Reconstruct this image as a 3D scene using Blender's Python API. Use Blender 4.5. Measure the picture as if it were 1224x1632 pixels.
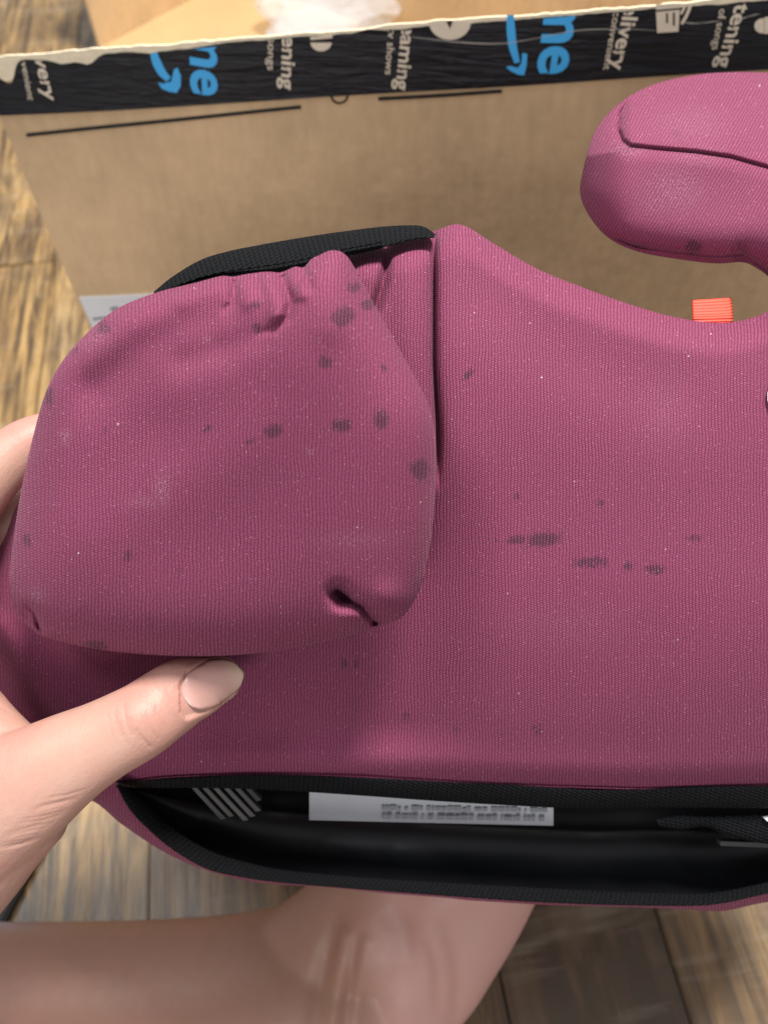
import bpy, bmesh, math, random
import numpy as np
from mathutils import Vector, Matrix

for o in list(bpy.data.objects):
    bpy.data.objects.remove(o)
random.seed(7)
rng = np.random.default_rng(11)
scene = bpy.context.scene
C = scene.collection

# ------------------------------------------------------------------ camera
F = 1226.0                       # focal length in photo pixels (1224 x 1632)
PITCH = math.radians(56.7)
CAM = np.array([0.0, 0.0, 0.62])
AX = np.array([0.0, math.cos(PITCH), -math.sin(PITCH)])
RT = np.array([1.0, 0.0, 0.0])
UP = np.array([0.0, math.sin(PITCH), math.cos(PITCH)])
cd = bpy.data.cameras.new('camera')
cam = bpy.data.objects.new('camera', cd)
C.objects.link(cam)
cam.location = CAM
cam.rotation_euler = (math.pi / 2 - PITCH, 0, 0)
cd.sensor_fit = 'VERTICAL'
cd.sensor_height = 36.0
cd.lens = 36.0 * F / 1632.0
cd.clip_start = 0.01
cd.clip_end = 50
cd.dof.use_dof = True
cd.dof.focus_distance = 0.245
cd.dof.aperture_fstop = 11.5
scene.camera = cam

# ------------------------------------------------------------------ light
world = bpy.data.worlds.new('World')
scene.world = world
world.use_nodes = True
wb = world.node_tree.nodes['Background']
wb.inputs[0].default_value = (0.93, 0.95, 1.0, 1)
wb.inputs[1].default_value = 0.35


def area(name, loc, target, size, power, col):
    ld = bpy.data.lights.new(name, 'AREA')
    ld.shape = 'DISK'
    ld.size = size
    ld.energy = power
    ld.color = col
    o = bpy.data.objects.new(name, ld)
    C.objects.link(o)
    o.location = loc
    o.rotation_euler = (Vector(target) - Vector(loc)).to_track_quat('-Z', 'Y').to_euler()
    return o


area('ceiling_lamp', (0.42, 0.82, 2.40), (0, 0.3, 0.3), 0.50, 76, (1.0, 0.955, 0.89))
area('ceiling_lamp', (-0.95, 0.34, 2.40), (-0.1, 0.2, 0.2), 0.55, 11, (0.93, 0.96, 1.0))
area('room_fill', (-0.60, -2.40, 1.55), (0, 0.4, 0.3), 1.30, 22, (1.0, 0.955, 0.89))  # unseen fill light added behind the camera to brighten the flap
scene.view_settings.view_transform = 'Standard'
scene.view_settings.look = 'None'
scene.view_settings.exposure = 0.28
scene.view_settings.gamma = 1.0
scene.render.engine = 'CYCLES'


# ------------------------------------------------------------------ helpers
def P(px, py, d):
    """point seen at photo pixel (px, py), d metres along the lens axis"""
    px = np.asarray(px, float); py = np.asarray(py, float); d = np.asarray(d, float)
    k = d[..., None]
    return CAM + k * (AX + RT * ((px - 612) / F)[..., None] + UP * ((816 - py) / F)[..., None])


def Pz(px, py, z):
    r = AX + RT * ((px - 612) / F) + UP * ((816 - py) / F)
    return CAM + r * ((z - CAM[2]) / r[2])


def project(co):
    v = np.asarray(co) - CAM
    d = v @ AX
    return 612 + F * (v @ RT) / d, 816 - F * (v @ UP) / d, d


def crom(pts, n, closed=False):
    """Catmull-Rom through pts (k x m), n samples evenly spaced by parameter of chord length"""
    p = np.asarray(pts, float)
    if closed:
        p = np.vstack([p[-1], p, p[0], p[1]])
    else:
        p = np.vstack([2 * p[0] - p[1], p, 2 * p[-1] - p[-2]])
    out = []
    for i in range(1, len(p) - 2):
        a, b, c, d = p[i - 1], p[i], p[i + 1], p[i + 2]
        t = np.linspace(0, 1, 24, endpoint=False)[:, None]
        out.append(0.5 * (2 * b + (c - a) * t + (2 * a - 5 * b + 4 * c - d) * t ** 2 + (3 * b - a - 3 * c + d) * t ** 3))
    out = np.vstack(out + [p[-2][None]])
    L = np.concatenate([[0], np.cumsum(np.linalg.norm(np.diff(out[:, :2], axis=0), axis=1))])
    s = np.linspace(0, L[-1], n, endpoint=not closed)
    return np.stack([np.interp(s, L, out[:, k]) for k in range(p.shape[1])], 1)


def seg_dist(px, py, line):
    """distance of pixels to a polyline and the parameter 0..1 along it"""
    px = np.asarray(px, float); py = np.asarray(py, float)
    best = np.full(px.shape, 1e9); par = np.zeros(px.shape)
    n = len(line) - 1
    for i in range(n):
        (x0, y0), (x1, y1) = line[i], line[i + 1]
        dx, dy = x1 - x0, y1 - y0
        t = np.clip(((px - x0) * dx + (py - y0) * dy) / (dx * dx + dy * dy), 0, 1)
        d = np.hypot(px - x0 - t * dx, py - y0 - t * dy)
        m = d < best
        best = np.where(m, d, best); par = np.where(m, (i + t) / n, par)
    return best, par


def smooth(e0, e1, x):
    t = np.clip((x - e0) / (e1 - e0), 0, 1)
    return t * t * (3 - 2 * t)


def link(name, me, mat=None, parent=None, shade=True):
    if mat:
        me.materials.append(mat)
    if shade:
        me.polygons.foreach_set('use_smooth', [True] * len(me.polygons))
    o = bpy.data.objects.new(name, me)
    C.objects.link(o)
    if parent:
        o.parent = parent
        o.matrix_parent_inverse = parent.matrix_world.inverted()
    return o


def mesh(name, verts, faces, mat=None, parent=None, uv=None, attrs=None, shade=True):
    me = bpy.data.meshes.new(name)
    me.from_pydata([tuple(map(float, v)) for v in verts], [], [tuple(map(int, f)) for f in faces])
    if uv is not None:
        lay = me.uv_layers.new(name='UVMap')
        idx = np.zeros(len(me.loops), dtype=np.int32)
        me.loops.foreach_get('vertex_index', idx)
        lay.data.foreach_set('uv', np.asarray(uv, np.float32)[idx].ravel())
    for k, v in (attrs or {}).items():
        a = me.attributes.new(k, 'FLOAT', 'POINT')
        a.data.foreach_set('value', np.asarray(v, np.float32))
    me.update()
    return link(name, me, mat, parent, shade)


def grid_faces(nr, nc, wrap=False, off=0):
    f = []
    for i in range(nr - 1):
        for j in range(nc if wrap else nc - 1):
            k = (j + 1) % nc
            f.append((off + i * nc + j, off + i * nc + k, off + (i + 1) * nc + k, off + (i + 1) * nc + j))
    return f


def empty(name, loc, label=None, cat=None):
    o = bpy.data.objects.new(name, None)
    C.objects.link(o)
    o.empty_display_size = 0.02
    o.location = tuple(map(float, loc))
    bpy.context.view_layer.update()
    if label:
        tag(o, label, cat)
    return o


def tag(o, label, cat=None, group=None, kind=None):
    if label: o['label'] = label
    if cat: o['category'] = cat
    if group: o['group'] = group
    if kind: o['kind'] = kind
    return o


def boxmesh(name, p0, ex, ey, ez, mat, parent=None, bev=0.0):
    """box from corner p0 with edge vectors"""
    p0, ex, ey, ez = map(np.asarray, (p0, ex, ey, ez))
    bm = bmesh.new()
    vs = [bm.verts.new(p0 + ex * a + ey * b + ez * c) for c in (0, 1) for b in (0, 1) for a in (0, 1)]
    for q in ((0, 2, 3, 1), (4, 5, 7, 6), (0, 1, 5, 4), (2, 6, 7, 3), (0, 4, 6, 2), (1, 3, 7, 5)):
        bm.faces.new([vs[i] for i in q])
    bmesh.ops.recalc_face_normals(bm, faces=bm.faces)
    if bev:
        bmesh.ops.bevel(bm, geom=bm.edges[:], offset=bev, segments=2, affect='EDGES')
    me = bpy.data.meshes.new(name); bm.to_mesh(me); bm.free()
    return link(name, me, mat, parent, False)


# ------------------------------------------------------------------ node helpers
class NT:
    def __init__(s, name):
        s.m = bpy.data.materials.new(name); s.m.use_nodes = True
        s.t = s.m.node_tree; s.b = s.t.nodes['Principled BSDF']

    def n(s, typ, **kw):
        nd = s.t.nodes.new(typ)
        for k, v in kw.items():
            setattr(nd, k, v)
        return nd

    def set(s, sock, v):
        if hasattr(v, 'is_linked') or isinstance(v, bpy.types.NodeSocket):
            s.t.links.new(v, sock)
        else:
            sock.default_value = v

    def math(s, op, a, b=None, c=None, clamp=False):
        nd = s.n('ShaderNodeMath', operation=op, use_clamp=clamp)
        for i, v in enumerate((a, b, c)):
            if v is not None:
                s.set(nd.inputs[i], v)
        return nd.outputs[0]

    def mix(s, fac, a, b, blend='MIX'):
        nd = s.n('ShaderNodeMix', data_type='RGBA', blend_type=blend)
        s.set(nd.inputs[0], fac)
        for i, v in ((6, a), (7, b)):
            s.set(nd.inputs[i], v if not isinstance(v, tuple) else (*v[:3], 1))
        return nd.outputs[2]

    def noise(s, vec, scale, detail=3, rough=0.55, dist=0.0):
        nd = s.n('ShaderNodeTexNoise')
        s.set(nd.inputs['Vector'], vec); nd.inputs['Scale'].default_value = scale
        nd.inputs['Detail'].default_value = detail; nd.inputs['Roughness'].default_value = rough
        nd.inputs['Distortion'].default_value = dist
        return nd.outputs['Fac']

    def ramp(s, fac, stops):
        nd = s.n('ShaderNodeValToRGB')
        el = nd.color_ramp.elements
        while len(el) < len(stops):
            el.new(0.5)
        for e, (p, c) in zip(el, stops):
            e.position = p; e.color = (*c[:3], 1) if isinstance(c, tuple) else (c, c, c, 1)
        s.set(nd.inputs[0], fac)
        return nd.outputs[0]

    def mapping(s, vec, scale=(1, 1, 1), rot=(0, 0, 0)):
        nd = s.n('ShaderNodeMapping')
        s.set(nd.inputs[0], vec); nd.inputs['Scale'].default_value = scale; nd.inputs['Rotation'].default_value = rot
        return nd.outputs[0]

    def bump(s, h, strength, dist):
        nd = s.n('ShaderNodeBump')
        s.set(nd.inputs['Height'], h); nd.inputs['Strength'].default_value = strength
        nd.inputs['Distance'].default_value = dist
        s.t.links.new(nd.outputs[0], s.b.inputs['Normal'])
        return nd

    def col(s, v): s.set(s.b.inputs['Base Color'], v if not isinstance(v, tuple) else (*v[:3], 1))
    def rough(s, v): s.set(s.b.inputs['Roughness'], v)
    def uv(s): return s.n('ShaderNodeUVMap', uv_map='UVMap').outputs[0]
    def obj(s): return s.n('ShaderNodeTexCoord').outputs['Object']
    def attr(s, name): return s.n('ShaderNodeAttribute', attribute_name=name).outputs['Fac']
    def sep(s, v):
        nd = s.n('ShaderNodeSeparateXYZ'); s.set(nd.inputs[0], v); return nd.outputs


def knit_material(name, dark, light, rot=0.0, stains=True):
    t = NT(name)
    uv = t.uv()                                   # millimetres
    if rot:
        uv = t.mapping(uv, rot=(0, 0, rot))
    w = t.n('ShaderNodeTexNoise'); w.inputs['Scale'].default_value = 0.10; w.inputs['Detail'].default_value = 2
    t.set(w.inputs['Vector'], uv)
    wv = t.n('ShaderNodeVectorMath', operation='MULTIPLY_ADD')
    t.set(wv.inputs[0], w.outputs['Color']); wv.inputs[1].default_value = (1.6, 1.6, 0); t.set(wv.inputs[2], uv)
    x = t.sep(wv.outputs[0])
    cu = t.math('DIVIDE', x[0], 1.06)
    par = t.math('MULTIPLY', t.math('FRACT', t.math('MULTIPLY', t.math('FLOOR', cu), 0.5)), 1.0)
    fu = t.math('FRACT', cu)
    cv = t.math('ADD', t.math('DIVIDE', x[1], 0.74), par)
    fv = t.math('FRACT', cv)
    a = t.math('POWER', t.math('SINE', t.math('MULTIPLY', fu, math.pi)), 0.6)
    b = t.math('SINE', t.math('MULTIPLY', fv, math.pi))
    h = t.math('MULTIPLY', a, t.math('MULTIPLY_ADD', b, 0.42, 0.58))
    jit = t.noise(uv, 1.9, 3, 0.8)
    hc = t.math('MULTIPLY', t.math('MULTIPLY_ADD', h, 0.75, 0.2), t.math('MULTIPLY_ADD', jit, 2.6, -0.45), clamp=True)
    big = t.noise(uv, 0.035, 3, 0.6)
    c = t.mix(hc, dark, light)
    c = t.mix(t.math('MULTIPLY', t.math('SUBTRACT', big, 0.35, clamp=True), 0.5), c, tuple(0.72 * k for k in light))
    if stains:
        st = t.attr('stain')
        nse = t.noise(t.mapping(uv, (1.3, 0.6, 1)), 0.62, 5, 0.85)
        raw = t.math('ADD', st, t.math('MULTIPLY_ADD', nse, 3.2, -1.6))
        core = t.math('MULTIPLY_ADD', raw, 2.3, -0.55, clamp=True)
        gate = t.math('MULTIPLY', st, 3.0, clamp=True)
        wale = t.math('MULTIPLY_ADD', h, -0.75, 1.05)
        sf = t.math('MULTIPLY', t.math('MULTIPLY', core, gate), wale, clamp=True)
        c = t.mix(sf, c, (0.020, 0.017, 0.025))
    sc = t.math('MULTIPLY', t.attr('scuff'), t.math('MULTIPLY_ADD', t.noise(uv, 1.6, 4, 0.85), 6.0, -3.0, clamp=True))
    c = t.mix(t.math('MULTIPLY', sc, 0.75), c, (0.60, 0.40, 0.48))
    # pale lint and glinting fibres
    vo = t.n('ShaderNodeTexVoronoi'); vo.inputs['Scale'].default_value = 0.27; t.set(vo.inputs['Vector'], uv)
    vo.inputs['Randomness'].default_value = 1
    sp = t.math('LESS_THAN', vo.outputs['Distance'], t.math('MULTIPLY', t.sep(vo.outputs['Color'])[1], 0.10))
    pick = t.math('GREATER_THAN', t.sep(vo.outputs['Color'])[0], 0.84)
    c = t.mix(t.math('MULTIPLY', t.math('MULTIPLY', sp, pick), 0.5), c, (0.75, 0.55, 0.62))
    vo2 = t.n('ShaderNodeTexVoronoi'); vo2.inputs['Scale'].default_value = 0.8; t.set(vo2.inputs['Vector'], uv)
    sp2 = t.math('LESS_THAN', vo2.outputs['Distance'], 0.16)
    pick2 = t.math('GREATER_THAN', t.sep(vo2.outputs['Color'])[0], 0.72)
    c = t.mix(t.math('MULTIPLY', t.math('MULTIPLY', sp2, pick2), 0.35), c, (0.62, 0.34, 0.46))
    t.col(c); t.rough(0.72)
    t.b.inputs['Specular IOR Level'].default_value = 0.16
    t.b.inputs['Sheen Weight'].default_value = 0.10
    t.b.inputs['Sheen Roughness'].default_value = 0.45
    t.b.inputs['Sheen Tint'].default_value = (0.95, 0.62, 0.78, 1)
    t.bump(h, 0.55, 0.0004)
    return t.m


FDARK, FLIGHT = (0.043, 0.006, 0.019), (0.315, 0.072, 0.148)
M = {}
M['knit'] = knit_material('burgundy_knit', FDARK, FLIGHT)
M['knit_tilt'] = knit_material('burgundy_knit_tilted', FDARK, FLIGHT, rot=0.5)


def band_material():
    t = NT('black_woven_band')
    uv = t.uv(); x = t.sep(uv)
    r = t.math('SINE', t.math('MULTIPLY', t.math('ADD', x[1], t.math('MULTIPLY', x[0], 0.25)), 2 * math.pi / 1.9))
    q = t.math('SINE', t.math('MULTIPLY', t.math('SUBTRACT', x[0], t.math('MULTIPLY', x[1], 0.8)), 2 * math.pi / 2.1))
    h = t.math('ADD', t.math('MULTIPLY', t.math('MULTIPLY', r, q), 0.5), t.noise(uv, 1.5, 3))
    t.col(t.mix(t.math('MULTIPLY', h, 0.7, clamp=True), (0.0004, 0.0005, 0.0008), (0.011, 0.013, 0.017)))
    t.rough(0.8)
    t.b.inputs['Specular IOR Level'].default_value = 0.18
    t.bump(h, 1.0, 0.001)
    return t.m


def simple(name, col, rough, spec=0.5, noise=0.0, scale=40, bump=0.0, bdist=0.0005, metallic=0.0):
    t = NT(name)
    if noise:
        n = t.noise(t.obj(), scale, 4)
        t.col(t.mix(n, tuple(c * (1 - noise) for c in col), tuple(min(1, c * (1 + noise)) for c in col)))
        t.rough(t.math('MULTIPLY_ADD', n, 0.25, rough - 0.12))
        if bump: t.bump(n, bump, bdist)
    else:
        t.col(col); t.rough(rough)
    t.b.inputs['Specular IOR Level'].default_value = spec
    t.b.inputs['Metallic'].default_value = metallic
    return t.m


def card_material(name, col, lo=0.80):
    t = NT(name)
    ob = t.obj()
    n1 = t.noise(ob, 9, 5, 0.6); n2 = t.noise(t.mapping(ob, (1, 1, 0.25)), 160, 3, 0.6); n3 = t.noise(ob, 900, 2)
    f = t.math('ADD', t.math('MULTIPLY', n1, 0.7), t.math('MULTIPLY', n2, 0.3))
    c = t.mix(t.ramp(f, [(0.36, 0.0), (0.62, 1.0)]), tuple(k * lo for k in col), tuple(min(1, k * 1.07) for k in col))
    c = t.mix(t.math('MULTIPLY', n3, 0.12), c, tuple(k * 0.6 for k in col))
    t.col(c); t.rough(0.72); t.b.inputs['Specular IOR Level'].default_value = 0.25
    n4 = t.noise(ob, 26, 3, 0.6)
    t.bump(t.math('ADD', t.math('ADD', n1, t.math('MULTIPLY', n4, 0.5)), t.math('MULTIPLY', n2, 0.25)), 0.4, 0.004)
    return t.m


M['band'] = band_material()
M['shell'] = simple('black_plastic', (0.0065, 0.0070, 0.0090), 0.34, 0.5, 0.25, 60, 0.04, 0.0005)
M['shell_rib'] = simple('grey_plastic', (0.045, 0.043, 0.044), 0.45, 0.5)
M['card'] = card_material('kraft_cardboard', (0.70, 0.50, 0.295))
M['card_in'] = card_material('kraft_cardboard_inner', (0.60, 0.42, 0.215), 0.92)
M['torn'] = simple('torn_liner_paper', (0.80, 0.70, 0.52), 0.9, 0.2, 0.15, 300, 0.4, 0.001)
M['ink'] = simple('black_ink', (0.013, 0.012, 0.013), 0.6, 0.3)
M['blue'] = simple('tape_blue', (0.060, 0.42, 0.85), 0.4, 0.4)
M['cream'] = simple('tape_cream', (0.72, 0.63, 0.50), 0.45, 0.4, 0.12, 400)
M['crease'] = simple('tape_crease', (0.42, 0.40, 0.37), 0.4, 0.5)
M['white'] = simple('white_paper', (0.78, 0.80, 0.83), 0.5, 0.4, 0.04, 80)
M['print'] = simple('grey_print', (0.26, 0.27, 0.30), 0.6, 0.3)
M['folder'] = simple('pale_blue_card', (0.36, 0.55, 0.82), 0.45, 0.5, 0.05, 60)
M['folder_stripe'] = simple('dark_stripe', (0.016, 0.015, 0.014), 0.5, 0.4)


def tape_material():
    t = NT('black_tape')
    ob = t.obj()
    n = t.noise(t.mapping(ob, (6, 6, 60)), 3.2, 4, 0.6, 0.6)
    n2 = t.noise(ob, 55, 4, 0.6)
    t.col(t.mix(n2, (0.005, 0.0055, 0.008), (0.012, 0.013, 0.018)))
    t.rough(t.math('MULTIPLY_ADD', n2, 0.25, 0.34)); t.b.inputs['Specular IOR Level'].default_value = 0.3
    t.bump(t.math('ADD', n, t.math('MULTIPLY', n2, 0.3)), 0.55, 0.004)
    return t.m


def tab_material():
    t = NT('orange_ribbon')
    x = t.sep(t.uv())
    h = t.math('SINE', t.math('MULTIPLY', x[1], 2 * math.pi / 0.95))
    t.col(t.mix(t.math('MULTIPLY_ADD', h, 0.5, 0.5), (0.66, 0.045, 0.026), (0.95, 0.105, 0.055)))
    t.rough(0.6); t.bump(h, 0.6, 0.0003)
    return t.m


def skin_material(name, base, red, sss=0.10, crease=0.32):
    t = NT(name)
    ob = t.obj()
    n = t.noise(ob, 26, 4, 0.6); n2 = t.noise(ob, 130, 3, 0.6)
    c = t.mix(t.ramp(n, [(0.36, 0.0), (0.68, 1.0)]), base, red)
    c = t.mix(t.math('MULTIPLY', n2, 0.4), c, (base[0] * 0.8, base[1] * 0.62, base[2] * 0.62))
    # creases are mixed towards a darker red-brown
    c = t.mix(t.attr('flush'), c, (0.56, 0.32, 0.285))
    t.col(t.mix(t.math('MULTIPLY', t.attr('crease'), crease, clamp=True), c, (0.26, 0.105, 0.075)))
    t.rough(t.math('MULTIPLY_ADD', n2, 0.2, 0.38)); t.b.inputs['Specular IOR Level'].default_value = 0.42
    t.b.inputs['Subsurface Weight'].default_value = sss
    t.b.inputs['Subsurface Radius'].default_value = (1.0, 0.35, 0.2)
    t.b.inputs['Subsurface Scale'].default_value = 0.004
    v = t.n('ShaderNodeTexVoronoi', feature='DISTANCE_TO_EDGE'); v.inputs['Scale'].default_value = 900
    t.set(v.inputs['Vector'], t.mapping(ob, (1.0, 0.55, 1)))
    w = t.noise(t.mapping(ob, (1, 0.3, 1), (0, 0, 0.9)), 420, 3, 0.6)
    t.bump(t.math('ADD', t.math('MULTIPLY', v.outputs[0], 0.7), t.math('MULTIPLY', w, 0.9)), 0.30, 0.0005)
    return t.m


M['tape'] = tape_material()
M['tab'] = tab_material()
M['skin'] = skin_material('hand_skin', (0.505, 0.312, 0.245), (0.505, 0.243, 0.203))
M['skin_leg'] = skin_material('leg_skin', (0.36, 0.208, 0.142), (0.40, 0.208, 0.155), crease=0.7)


def nail_material():
    t = NT('thumb_nail')
    x = t.sep(t.uv())
    n = t.noise(t.obj(), 200, 3)
    c = t.mix(t.ramp(x[0], [(0.0, (0.74, 0.50, 0.44)), (0.25, (0.66, 0.38, 0.33)), (0.80, (0.68, 0.43, 0.34)), (0.93, (0.74, 0.60, 0.46)), (1.0, (0.72, 0.60, 0.46))]), (0.7, 0.45, 0.4), (0.7, 0.45, 0.4))
    c = t.ramp(x[0], [(0.0, (0.58, 0.38, 0.34)), (0.22, (0.53, 0.295, 0.255)), (0.72, (0.52, 0.295, 0.245)), (0.90, (0.55, 0.39, 0.29)), (1.0, (0.56, 0.43, 0.32))])
    t.col(t.mix(t.math('MULTIPLY', n, 0.2), c, (0.72, 0.46, 0.42)))
    t.rough(0.30); t.b.inputs['Specular IOR Level'].default_value = 0.4
    t.b.inputs['Subsurface Weight'].default_value = 0.1
    t.b.inputs['Subsurface Scale'].default_value = 0.002
    t.b.inputs['Coat Weight'].default_value = 0.25; t.b.inputs['Coat Roughness'].default_value = 0.15
    return t.m


def bag_material():
    t = NT('clear_plastic_film')
    n = t.noise(t.obj(), 30, 4)
    t.col((0.80, 0.85, 0.92)); t.rough(0.12)
    t.b.inputs['Transmission Weight'].default_value = 0.0
    t.b.inputs['Alpha'].default_value = 0.34
    t.bump(n, 0.5, 0.004)
    return t.m


def wood_material():
    t = NT('rustic_wood_plank')
    ob = t.obj()
    oi = t.n('ShaderNodeObjectInfo').outputs['Random']
    ofs = t.n('ShaderNodeVectorMath', operation='MULTIPLY_ADD')
    cmb = t.n('ShaderNodeCombineXYZ')
    for i in range(3): t.set(cmb.inputs[i], oi)
    t.set(ofs.inputs[0], cmb.outputs[0]); ofs.inputs[1].default_value = (37, 61, 13); t.set(ofs.inputs[2], ob)
    v = ofs.outputs[0]
    g = t.noise(t.mapping(v, (1, 0.06, 1)), 120, 8, 0.72, 0.5)          # fine grain
    p = t.noise(t.mapping(v, (1, 0.22, 1)), 13, 4, 0.6, 0.8)           # patches
    k = t.noise(t.mapping(v, (1, 0.5, 1)), 9, 2, 0.5, 0.3)             # knots
    saw = t.noise(t.mapping(v, (0.12, 1, 1)), 60, 3, 0.6)
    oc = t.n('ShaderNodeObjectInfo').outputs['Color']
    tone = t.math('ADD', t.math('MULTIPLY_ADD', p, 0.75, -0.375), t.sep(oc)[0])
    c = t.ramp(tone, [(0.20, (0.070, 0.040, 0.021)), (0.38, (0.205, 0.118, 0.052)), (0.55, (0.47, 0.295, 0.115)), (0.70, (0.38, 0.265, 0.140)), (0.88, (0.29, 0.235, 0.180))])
    c = t.mix(t.ramp(g, [(0.40, 0.9), (0.58, 0.0)]), c, (0.060, 0.038, 0.022))
    c = t.mix(t.math('MULTIPLY', t.ramp(saw, [(0.55, 0.0), (0.72, 1.0)]), 0.25), c, (0.46, 0.40, 0.31))
    pat = t.noise(t.mapping(v, (1, 0.35, 1)), 22, 5, 0.7, 1.2)
    c = t.mix(t.ramp(pat, [(0.50, 0.0), (0.64, 0.62)]), c, (0.12, 0.075, 0.042))
    c = t.mix(t.ramp(k, [(0.66, 0.0), (0.74, 0.85)]), c, (0.045, 0.038, 0.034))
    t.col(c)
    t.rough(t.math('MULTIPLY_ADD', g, 0.25, 0.22)); t.b.inputs['Specular IOR Level'].default_value = 0.6
    t.bump(t.math('ADD', g, t.math('MULTIPLY', saw, 0.6)), 0.3, 0.002)
    return t.m


M['nail'] = nail_material()
M['bag'] = bag_material()
M['wood'] = wood_material()
M['gap'] = simple('plank_joint', (0.018, 0.013, 0.010), 0.9, 0.1)

# ------------------------------------------------------------------ floor
floor = mesh('floor', [(-3, -1, -0.006), (3, -1, -0.006), (3, 5, -0.006), (-3, 5, -0.006)], [(0, 1, 2, 3)], M['gap'], shade=False)
tag(floor, None, kind='structure')
PW, PL = 0.120, 1.22
pang = math.atan2(0.295, 1.821)


TONES = {-1: .38, 0: .26, 1: .38, 2: .45, -2: .45, -3: .54, -4: .53}  # tones per plank column; the dark ones also paint in the seat's shadow


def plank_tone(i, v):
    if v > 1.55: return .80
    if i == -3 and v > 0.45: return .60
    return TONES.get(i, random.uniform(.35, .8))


def plank_mesh():
    bm = bmesh.new()
    bmesh.ops.create_cube(bm, size=1.0)
    bmesh.ops.scale(bm, vec=(PW - 0.0012, PL - 0.0012, 0.012), verts=bm.verts)
    top = [e for e in bm.edges if all(v.co.z > 0 for v in e.verts)]
    bmesh.ops.bevel(bm, geom=top, offset=0.0013, segments=2, affect='EDGES')
    me = bpy.data.meshes.new('plank'); bm.to_mesh(me); bm.free()
    me.materials.append(M['wood'])
    return me


pm = plank_mesh()
ca, sa = math.cos(pang), math.sin(pang)
seam = Pz(790, 1520, 0.0)
su = seam[0] * ca + seam[1] * sa              # across-plank coordinate of one seen joint
for i in range(-15, 14):
    off = random.random() * PL
    for j in range(-2, 4):
        u = su + (i + 0.5) * PW
        v = j * PL + off
        x, y = u * ca - v * sa, u * sa + v * ca
        if not (-1.7 < x < 1.5 and -0.75 < y < 3.6):
            continue
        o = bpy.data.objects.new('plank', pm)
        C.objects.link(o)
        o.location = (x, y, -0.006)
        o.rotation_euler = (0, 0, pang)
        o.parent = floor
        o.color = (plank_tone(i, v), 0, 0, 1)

# ------------------------------------------------------------------ the open carton lying further back
A = np.array([*Pz(160, 80, 0.004)[:2], 0.004])
B2 = np.array([*Pz(310, 0, 0.004)[:2], 0.004])
e1 = (B2 - A) / np.linalg.norm(B2 - A)
e2 = np.array([e1[1], -e1[0], 0.0])
ez = np.array([0, 0, 1.0])
carton = empty('open_carton', A, 'bare kraft carton lying open on the floor behind the taped flap', 'carton')
boxmesh('bottom', A, e1 * 0.31, e2 * 0.95, ez * 0.004, M['card_in'], carton)
boxmesh('wall', A + ez * 0.0045, e1 * 0.31, -e2 * 0.004, ez * 0.30, M['card'], carton)
boxmesh('wall', A + e1 * 0.3105 + ez * 0.0045, e2 * 0.95, e1 * 0.004, ez * 0.30, M['card'], carton)

# clear bag lying in it
bc = Pz(505, 42, 0.02)
bm = bmesh.new()
bmesh.ops.create_icosphere(bm, subdivisions=3, radius=1.0)
for v in bm.verts:
    p = np.array(v.co)
    a = math.atan2(p[1], p[0])
    r = 1 + 0.22 * math.sin(3 * a + 1) + 0.14 * math.sin(5 * a)
    cr = 0.0
    for k in range(9):
        dv = np.array([math.cos(k * 2.1), math.sin(k * 2.1 + .4), math.cos(k * 1.3) * .5])
        cr += abs(math.sin(p @ dv * (3 + 1.1 * k) + k)) * 0.075
    cr += random.uniform(-.05, .05)
    v.co = (p[0] * 0.115 * r * (1 - cr * .35), p[1] * 0.10 * r * (1 - cr * .35), p[2] * 0.030 * (0.35 + cr * 1.9))
me = bpy.data.meshes.new('plastic_bag'); bm.to_mesh(me); bm.free()
bag = link('plastic_bag', me, M['bag'], None, False)
bag.location = (bc[0] + 0.01, bc[1] - 0.02, 0.045)
tag(bag, 'crumpled clear plastic bag lying in the open carton', 'plastic bag')

# ------------------------------------------------------------------ cardboard box with the standing flap
TL = P(-38, 95, 0.46)
TR = P(1224, -4, 0.412)
sx = (TR - TL) / np.linalg.norm(TR - TL)
q = AX + RT * ((140 - 612) / F) + UP * ((816 - 510) / F)
dq = ((TL - CAM) @ sx) / (q @ sx)
ty = CAM + q * dq - TL
ty /= np.linalg.norm(ty)
nz = np.cross(ty, sx)
if nz @ (CAM - TL) < 0: nz = -nz


def st(px, py):
    """pixel on the flap plane -> metres along the flap (right, down)"""
    r = AX + RT * ((px - 612) / F) + UP * ((816 - py) / F)
    k = ((TL - CAM) @ nz) / (r @ nz)
    w = CAM + r * k - TL
    return np.array([w @ sx, w @ ty])


def FP(s, t, h=0.0):
    s = np.asarray(s, float); t = np.asarray(t, float); h = np.asarray(h, float) * np.ones(s.shape)
    return TL + s[..., None] * sx + t[..., None] * ty + h[..., None] * nz


SW = 0.56
HINGE = 0.215
box = empty('cardboard_box', (*(TL + ty * 0.3)[:2], 0), 'brown cardboard shipping box with its black taped flap standing up', 'cardboard box')


def warp(s, t):
    """the flap is not quite flat"""
    return 0.0022 * np.sin(s * 9 + 0.6) * np.sin(t * 11 + 0.4) + 0.0012 * np.sin(s * 23 + t * 7)


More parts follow.
